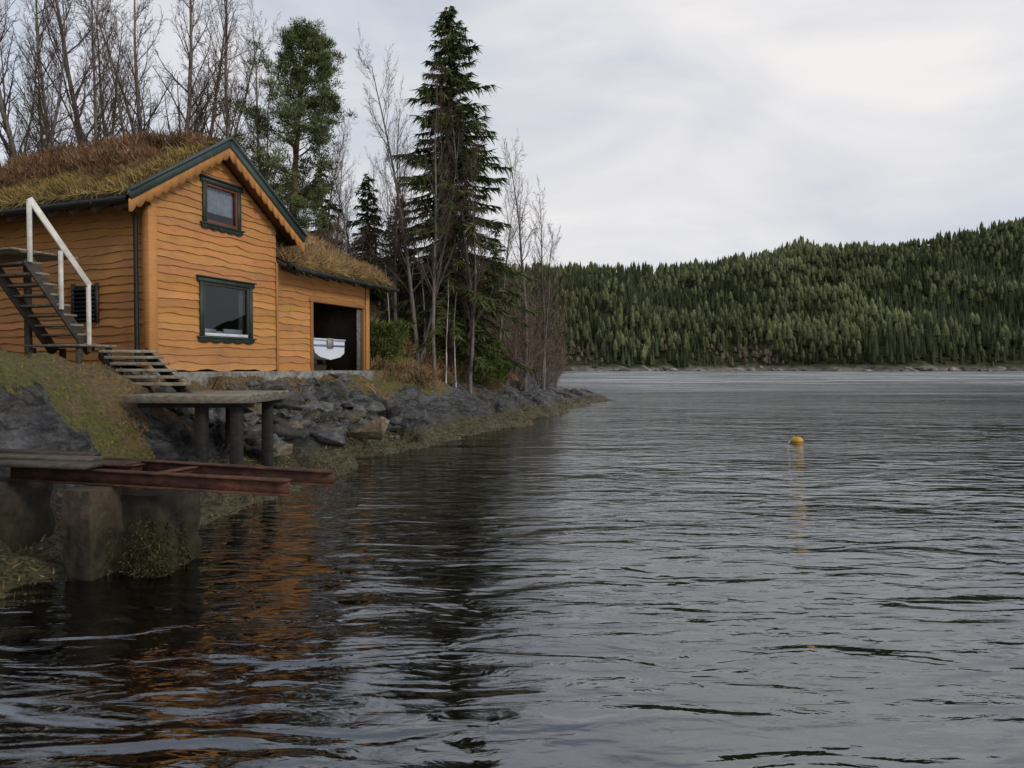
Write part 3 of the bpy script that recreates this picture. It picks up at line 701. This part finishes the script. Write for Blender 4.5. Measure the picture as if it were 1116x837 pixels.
for v in range(5):
    T=Tree();lean=rng.normal(0,.05,3);lean[2]=1
    grow(T,np.zeros(3),unit(lean),10.0,.12,0,birch_spec,bcol)
    if v%2==0: grow(T,np.array([.1,0,.2]),unit(np.array([rng.normal(0,.2),rng.normal(0,.2),1])),8.0,.08,0,birch_spec,bcol)
    mb=MB();T.flush(mb);bm_.append(mb.mesh('bare_birch_mesh',M_bark))
def place(me,name,px,dep,toppx,H0,rot=None,wscale=1,zoff=-.15):
    x=SX(px,dep);z=float(H(x,dep));top=CAMZ+(HZ-toppx)/F*dep
    o=bpy.data.objects.new(name,me);scene.collection.objects.link(o);o.location=(x,dep,z+zoff)
    s=(top-z)/H0;o.scale=(s*wscale,s*wscale,s);o.rotation_euler=(0,0,rng.uniform(0,6.28) if rot is None else rot);return o
for i,(px,dep,tp_) in enumerate([(28,21,-90),(70,24,-60),(92,22,-100),(112,27,-10),(150,24,-40),(176,28,0),(200,25,-70),(226,28,-10),(258,24,-30),(285,31,30),(8,26,-40),(135,30,20),
   (368,31,150),(388,29,165),(432,27,120),(456,26,75),(474,25,95),(512,27,120),(572,33,145),(592,35,215),(540,31,200),(-60,23,-80),(410,33,180),(345,34,130),(50,30,20),(240,33,40)]):
    place(bm_[i%5],'bare_birch_tree',px,dep,tp_,9.9,wscale=rng.uniform(.7,.9) if px<300 else rng.uniform(.6,.8))
wc=[(.42,.40,.36),(.2,.17,.15),(.1,.08,.07),(.1,.08,.07)]
thin=[dict(birch_spec[0],ch=12,st=.4,ratio=.2),dict(birch_spec[1],ch=4),dict(birch_spec[2],ch=3),birch_spec[3]]
T=Tree();grow(T,np.zeros(3),unit(np.array([.03,.03,1])),10,.09,0,thin,wc);mb=MB();T.flush(mb);thm=mb.mesh('young_birch_mesh',M_bark)
for px,dep,tp_ in((486,25.5,300),(497,26,315),(424,24,285),(463,27,270),(380,27,200),(520,30,250)): place(thm,'young_birch_tree',px,dep,tp_,9.9)
ssp=[dict(n=5,wig=.12,up=.08,tap=.3,k=4,ch=9,st=.15,ang=(.3,.8),ratio=.5,sh=.4,rr=.5),dict(n=4,wig=.15,up=.05,tap=.4,k=3,ch=6,st=.1,ang=(.3,.9),ratio=.5,sh=.4,rr=.6),dict(n=3,wig=.2,up=.02,tap=.5,k=3)]
scol=[(.19,.15,.125),(.18,.135,.105),(.20,.14,.11)]
shm=[]
for v in range(3):
    T=Tree()
    for j in range(12):
        a=rng.uniform(0,6.28);b_=rng.uniform(.1,.6);grow(T,np.array([math.cos(a)*.15,math.sin(a)*.15,0]),np.array([math.cos(a)*math.sin(b_),math.sin(a)*math.sin(b_),math.cos(b_)]),rng.uniform(1.1,1.9),.014,0,ssp,scol)
    mb=MB();T.flush(mb);shm.append(mb.mesh('bare_shrub_mesh',M_bark))
spots=[(560,33,325),(574,35,315),(590,37,340),(545,32,335),(602,39,372),(530,33,330),(575,37,300),(500,30,345),(480,29,340),(455,28,330),(440,27,345),(425,26,350),(592,37,385),(520,28.5,400),(548,31,400),(575,34.5,398),(405,26,330),(350,26,240),(340,25,245),(365,28,235),(385,28,250),(505,27.5,395),(535,30,392),(562,33,392)]
for i,(px,dep,tp_) in enumerate(spots): place(shm[i%3],'bare_shrub',px,dep,tp_,1.9,wscale=rng.uniform(.8,1.1) if tp_<380 else 1.6,zoff=-.05)
def juniper(name,px,dep,w,h):
    mb=MB();x=SX(px,dep);z=float(H(x,dep));n=9000
    cs=[]
    for _ in range(14): cs.append((rng.normal(0,.35)*w,rng.normal(0,.35)*w,rng.uniform(.2,.75)*h,rng.uniform(.25,.45)*w))
    cs=np.array(cs);i=rng.integers(0,14,n);q=rng.normal(0,1,(n,3));q/=np.linalg.norm(q,axis=1,keepdims=True);rr=rng.uniform(.4,1,(n,1))
    P=cs[i,:3]+q*rr*cs[i,3:4]*np.array([1,1,h/w*.9]);P[:,2]=np.maximum(P[:,2],.02)
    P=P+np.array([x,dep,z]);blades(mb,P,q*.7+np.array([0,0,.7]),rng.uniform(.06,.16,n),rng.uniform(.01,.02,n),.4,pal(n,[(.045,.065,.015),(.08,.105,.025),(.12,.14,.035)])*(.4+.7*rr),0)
    for c in cs: mb.segs([(x,dep,z-.1)],[(x+c[0],dep+c[1],z+c[2])],[.03],[.01],4,(.06,.045,.03))
    mb.obj(name,M_fol)
juniper('juniper_bush',521,28.4,1.25,1.6);juniper('juniper_bush',412,23.4,.9,1.4);juniper('juniper_bush',437,26.5,.8,.9)
def spruce(h,R,n_wh,dens,start=.06,dark=1.):
    T=Tree();mb=MB();P=[];Dr=[];Ls=[];Cc=[]
    T.put((0,0,-.3),(0,0,h*.5),.018*h,.010*h,9,(.09,.07,.055));T.put((0,0,h*.5),(0,0,h),.010*h,.004,7,(.09,.07,.055))
    for i in range(n_wh):
        f=start+(1-start)*(i/n_wh)**.95;z=f*h
        prof=(1-f)**.62*np.interp(f,[0,.08,.2,1],[.7,.9,1,1])+.02
        lop=rng.uniform(0,6.28)
        for j in range(rng.integers(5,8)):
            a=rng.uniform(0,6.28);L=R*prof*rng.uniform(.55,1.12)*(1+.18*math.cos(a-lop))
            if rng.random()<.08: L*=.4
            d=np.array([math.cos(a),math.sin(a),0]);m=max(3,int(L/.35)+2)
            p=np.array([0,0,z+rng.uniform(-.1,.1)])
            rise=.35*f+.05
            for s_ in range(m):
                g=(s_+1)/m;dz=(rise-g*1.05*(1-f*.6))*L/m*1.0
                if g>.8: dz+=.35*L/m
                q=p+d*L/m+np.array([0,0,dz]);T.put(p,q,.012+.02*(1-g)*L/3,.010+.018*(1-g)*L/3,3,(.05,.04,.03))
                k=int(dens*(L/m)*(1.8+2*g))
                w=rng.uniform(0,1,k)[:,None];b_=p*(1-w)+q*w
                side=np.array([-d[1],d[0],0]);sg=rng.choice([-1,1],k)[:,None]*rng.uniform(.1,1,k)[:,None]
                dd_=d*rng.uniform(.2,.9,(k,1))+side*sg+np.array([0,0,-1])*rng.uniform(.0,.9,(k,1))
                P.append(b_);Dr.append(dd_);Ls.append(rng.uniform(.18,.48,k)*(.45+.55*min(1,L/1.5)))
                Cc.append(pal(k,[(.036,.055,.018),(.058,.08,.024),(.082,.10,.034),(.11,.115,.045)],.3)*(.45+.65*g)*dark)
                p=q
    T.flush(mb,0)
    P=np.concatenate(P);Dr=np.concatenate(Dr);Ls=np.concatenate(Ls);Cc=np.concatenate(Cc);n=len(P)
    blades(mb,P,Dr,Ls,rng.uniform(.02,.042,n),.15,Cc,.15)
    return mb
def addtree(mb,name,px,dep):
    x=SX(px,dep);o=mb.obj(name,M_fol);o.location=(x,dep,float(H(x,dep))-.1);return o
def th(px,dep,top): return CAMZ+(HZ-top)/F*dep-float(H(SX(px,dep),dep))+.1
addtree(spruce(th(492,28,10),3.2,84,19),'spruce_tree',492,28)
addtree(spruce(th(402,30,190),1.3,34,14,dark=.9),'spruce_tree',402,30)
addtree(spruce(th(352,28,182),1.25,30,14,dark=.9),'spruce_tree',352,28)
addtree(spruce(th(548,33,255),1.3,26,12,dark=.9),'spruce_tree',540,35)
addtree(spruce(th(432,32,205),1.4,30,14,dark=.9),'spruce_tree',436,33)
def pine(h):
    T=Tree();mb=MB();pts=[np.array([0,0,-.3])];d=np.array([.03,0,1.])
    n=14
    for i in range(n):
        d=unit(d+rng.normal(0,.018,3)+np.array([0.003,0,.05]));q=pts[-1]+d*(h+.3)/n
        f=i/n;T.put(pts[-1],q,.17*(1-f)+.02,.17*(1-(i+1)/n)+.02,9,np.array((.10,.07,.05))*(1-f)+np.array((.20,.10,.05))*f);pts.append(q)
    pts=np.array(pts)
    B=[]
    for k in range(66):
        f=.30+.70*(k/66);z=f*n;i=min(int(z),n-1);p=pts[i]*(1-(z-i))+pts[i+1]*(z-i)
        a=rng.uniform(0,6.28);g=(f-.30)/.70
        L=h*.22*np.interp(g,[0,.25,.6,.85,1],[.7,1.05,.85,.5,.15])*rng.uniform(.55,1.2)
        dd_=unit(np.array([math.cos(a),math.sin(a),rng.uniform(-.1,.4)+.5*g]))
        ns=5;r=.03
        for s_ in range(ns):
            dd_=unit(dd_+rng.normal(0,.12,3)+np.array([0,0,.06]));q=p+dd_*L/ns;T.put(p,q,r,r*.75,4,(.12,.08,.05));r*=.75;
            if s_>=1:
                for _ in range(3):
                    sd=unit(dd_*.6+rng.normal(0,.6,3)+np.array([0,0,.15]));e=q+sd*rng.uniform(.2,.55)*(.4+L/3);T.put(q,e,r*.6,.006,3,(.1,.07,.045));B.append(e)
            p=q
        B.append(p)
    T.flush(mb,0);B=np.array(B);m=66
    C=np.repeat(B,m,axis=0);nn=len(C);q=rng.normal(0,1,(nn,3));q/=np.linalg.norm(q,axis=1,keepdims=True);rr=rng.uniform(.05,1,(nn,1))
    P=C+q*rr*np.array([.27,.27,.15]);shade=np.repeat(rng.uniform(.6,1.4,(len(B),1)),m,axis=0)
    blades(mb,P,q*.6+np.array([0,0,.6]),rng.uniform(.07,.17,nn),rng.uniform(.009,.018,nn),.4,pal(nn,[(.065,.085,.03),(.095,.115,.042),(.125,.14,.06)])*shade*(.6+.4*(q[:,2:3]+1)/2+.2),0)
    return mb
addtree(pine(th(318,25,44)),'pine_tree',318,25)
# ---------------------------------------------------------------- distant shed
shed=empty('wooden_shed');mb=MB();dep=29.;x0=SX(447,dep);g=float(H(x0,dep))
mb.box((x0,dep,g+1.0),(.8,0,0),(0,.9,0),(0,0,1.2),(.07,.045,.03))
for i in range(8): mb.box((x0-.75+i*.21,dep-.92,g+1.),(.09,0,0),(0,.015,0),(0,0,1.15),np.array((.085,.055,.035))*rng.uniform(.7,1.2))
mb.box((x0,dep-.94,g+.8),(.3,0,0),(0,.012,0),(0,0,.8),(.03,.02,.015))
for sg in(-1,1): mb.box((x0+sg*.5,dep,g+2.4),(.55,0,-.28*sg),(0,1.15,0),(0,0,.05),(.035,.035,.03))
mb.obj('shed_body',M_wood,shed)
# ---------------------------------------------------------------- buoy
buoy=empty('mooring_buoy');mb=MB();bx,by=SX(869,18.4),18.4
bmm=bmesh.new();bmesh.ops.create_uvsphere(bmm,u_segments=24,v_segments=14,radius=.17)
V=np.array([v.co[:] for v in bmm.verts]);bmm.verts.index_update();Fc=[tuple(v.index for v in f.verts) for f in bmm.faces];bmm.free()
V[:,2]*=.8;col=np.where((np.abs(V[:,2])<.03)[:,None],np.array([[.10,.06,.01]]),np.array([[.50,.28,.03]]))
mb.add(V+np.array([bx,by,.05]),Fc,col);mb.segs([(bx,by,.17),(bx-.0,by,.195)],[(bx,by,.205),(bx-.05,by,.215)],[.035,.02],[.03,.02],8,(.1,.08,.03))
mb.obj('float',M_trim,buoy,smooth=True)
mb=MB();pts=[(bx,by,.205),(bx-.07,by,.19),(bx-.14,by,.10),(bx-.17,by,.02),(bx-.2,by+.02,-.08)]
mb.segs(pts[:-1],pts[1:],[.014]*4,[.014]*4,6,(.3,.4,.45));mb.segs([(bx-.22,by,.0)],[(bx-.16,by,.09)],[.03],[.025],8,(.4,.48,.52));mb.obj('rope',M_trim,buoy)
# ---------------------------------------------------------------- far hill & forest
cx=np.array([-600,-134,36,120,188,230,264,289,340,408,472,700,1000]);ch=np.array([80,89,86,88,90,96,109,103,107,118,129,150,150])
def hs(x): return 352+9*np.sin(x/47.)+7*np.sin(x/19.+1)+6*(fbm(x/11,x*0,401)-.5)
def HH(x,y):
    d=y-hs(x);q=np.clip(d/300,-.2,1.6);c=np.interp(x*650/np.maximum(y,300),cx,ch)
    p=np.where(q<0,q*.3,np.where(q<1,np.maximum(q,0)**.9,1-(q-1)*.3))
    return c*p+(fbm(x/60,y/60,300)-.5)*(30*sstep(10,90,d)*(1-sstep(170,280,d))+5*sstep(170,280,d))+(fbm(x/9,y/9,301)-.35)*6*sstep(-1,5,d)*(1-sstep(5,40,d)*.5)
xs=np.arange(-500,900,4.);ys=np.concatenate([np.arange(330,400,2.),np.arange(400,860,8.)]);X,Y=np.meshgrid(xs,ys);Z=HH(X,Y)
sh=sstep(1.2,3.2,Z+3*(fbm(X/5,Y/5,311)-.5))[...,None];n_=fbm(X/6,Y/6,310)[...,None]
colh=(np.array([.15,.135,.115])*(2*n_))*(1-sh)+np.array([.04,.045,.02])*sh
nx,ny=len(xs),len(ys);idx=np.arange(nx*ny).reshape(ny,nx);fc=np.stack([idx[:-1,:-1],idx[:-1,1:],idx[1:,1:],idx[1:,:-1]],-1).reshape(-1,4)
mb=MB();mb.add(np.stack([X,Y,Z],-1).reshape(-1,3),fc,colh.reshape(-1,3));mb.obj('hill',M_hill)
mb=MB()
for _ in range(300):
    x=rng.uniform(-60,420);y=float(hs(x))+rng.uniform(-3,3);g=rng.uniform(.6,1.8) if rng.random()<.75 else rng.uniform(2,5)
    stone(mb,(x,y,g*.12),g,np.array([.19,.175,.15])*rng.uniform(.5,1.4))
mb.obj('shore_rocks',M_hill)
n=27000;x=rng.uniform(-330,640,n);y=342+rng.uniform(0,1,n)**1.15*338
d=y-hs(x);k=(d>2.5)&(HH(x,y)>1.0)&(rng.uniform(0,1,n)<.6+fbm(x/25,y/25,320)*.8)&(np.abs(x/y-.25)<.68);x=x[k];y=y[k];d=d[k];n=len(x);z=HH(x,y)
hh=rng.uniform(5.5,13.5,n)*(.75+.5*fbm(x/30,y/30,330))*np.interp(d,[0,15],[.6,1]);typ=rng.uniform(0,1,n)<.42+ (fbm(x/50,y/50,331)-.5)*1.8
rad=np.where(typ,hh*.205,hh*.2)*rng.uniform(.8,1.2,n)
tone=.5+.95*fbm(x/40,y/40,340)[:,None]
tc=np.where(typ[:,None],np.array([[.128,.138,.064]]),np.array([[.078,.096,.048]]))*rng.uniform(.72,1.22,(n,1))*tone  # lightened, desaturated crown colours stand in for distance haze
brn=(rng.uniform(0,1,n)<.02)|((d<26)&(fbm(x/20,y/20,350)>.52)&(x<140));tc[brn]=np.array([.125,.105,.072])*rng.uniform(.7,1.2,(brn.sum(),1));hh[brn]*=.6
m=30;f=rng.uniform(0,1,(n,m));ty=typ[:,None]
f=np.where(ty,.32+.68*f,.1+.9*f**1.15)
pr=np.where(ty,np.sqrt(np.clip(1-((f-.58)/.46)**2,.03,1)),(1-f)**.8+.04)
a=rng.uniform(0,6.28,(n,m));r_=rad[:,None]*pr*rng.uniform(.45,1.1,(n,m))
C=np.stack([x[:,None]+np.cos(a)*r_,y[:,None]+np.sin(a)*r_,z[:,None]+f*hh[:,None]],-1)
size=(.8*hh[:,None]/9*(1-.6*f))[...,None,None]
off=rng.normal(0,.56,(n,m,3,3))*size*np.array([1,1,.6])
Tt=(C[:,:,None,:]+off).reshape(-1,3,3)
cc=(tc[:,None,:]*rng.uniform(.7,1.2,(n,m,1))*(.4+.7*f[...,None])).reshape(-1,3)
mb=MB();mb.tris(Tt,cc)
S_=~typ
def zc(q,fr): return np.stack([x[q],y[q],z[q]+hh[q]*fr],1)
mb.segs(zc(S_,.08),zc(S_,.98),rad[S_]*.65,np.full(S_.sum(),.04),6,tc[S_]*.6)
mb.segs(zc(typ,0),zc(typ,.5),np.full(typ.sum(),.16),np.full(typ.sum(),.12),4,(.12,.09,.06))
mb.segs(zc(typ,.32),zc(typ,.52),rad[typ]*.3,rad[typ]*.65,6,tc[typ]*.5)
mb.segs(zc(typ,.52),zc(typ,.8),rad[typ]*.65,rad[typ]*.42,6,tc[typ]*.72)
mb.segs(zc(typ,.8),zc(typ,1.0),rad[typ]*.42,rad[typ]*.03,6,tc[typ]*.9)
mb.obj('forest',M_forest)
# ---------------------------------------------------------------- world & lights
w=bpy.data.worlds.new('World');scene.world=w;w.use_nodes=True;nt=w.node_tree;N=nt.nodes;Lk=nt.links
bg=N['Background'];out=N['World Output']
sv=Vector((.72,-.52,.46)).normalized()
el=math.asin(sv.z);az=math.atan2(sv.x,sv.y)
sky=N.new('ShaderNodeTexSky');sky.sky_type='NISHITA';sky.sun_disc=False;sky.sun_elevation=el;sky.sun_rotation=az
Lk.new(sky.outputs[0],bg.inputs[0]);bg.inputs[1].default_value=.15
tc_=N.new('ShaderNodeTexCoord');mp=N.new('ShaderNodeMapping');Lk.new(tc_.outputs['Generated'],mp.inputs[0]);mp.inputs['Scale'].default_value=(1,1,2.2);mp.inputs['Location'].default_value=(.35,.1,0)
n1=noise(nt,mp.outputs[0],1.4,6,.5,.4);mp2=N.new('ShaderNodeMapping');Lk.new(tc_.outputs['Generated'],mp2.inputs[0]);mp2.inputs['Scale'].default_value=(1.2,1.2,3.2);mp2.inputs['Location'].default_value=(4.3,1.1,2.15)
n2=noise(nt,mp2.outputs[0],2.0,6,.5,.5)
c=mixc(nt,maprange(nt,n2,.36,.66,0,1),(.63,.66,.73),(.89,.865,.86))
b2=N.new('ShaderNodeBackground');Lk.new(c,b2.inputs[0]);b2.inputs[1].default_value=1.0
mx=N.new('ShaderNodeMixShader')
sx_=N.new('ShaderNodeSeparateXYZ');Lk.new(tc_.outputs['Generated'],sx_.inputs[0])
nn_=math_(nt,'ADD',n1,maprange(nt,sx_.outputs[0],-.5,.5,-.10,.07))
fac=maprange(nt,nn_,.38,.56,.5,1.0)
Lk.new(fac,mx.inputs[0]);Lk.new(bg.outputs[0],mx.inputs[1]);Lk.new(b2.outputs[0],mx.inputs[2]);Lk.new(mx.outputs[0],out.inputs[0])
sl=bpy.data.lights.new('sun','SUN');sl.energy=1.4;sl.angle=math.radians(12);sl.color=(1,.95,.87)
so=bpy.data.objects.new('sun',sl);scene.collection.objects.link(so);so.rotation_euler=(-sv).to_track_quat('-Z','Y').to_euler();so.location=(20,-20,30)
# ---------------------------------------------------------------- camera
cam=bpy.data.cameras.new('camera');co=bpy.data.objects.new('camera',cam);scene.collection.objects.link(co)
cam.sensor_width=36;cam.lens=36*F/1116;cam.clip_end=4000;cam.clip_start=.1
co.location=(0,0,CAMZ);co.rotation_euler=(math.radians(90)-math.atan(18.5/F),0,0);scene.camera=co
scene.view_settings.view_transform='Standard';scene.view_settings.look='None';scene.view_settings.exposure=0
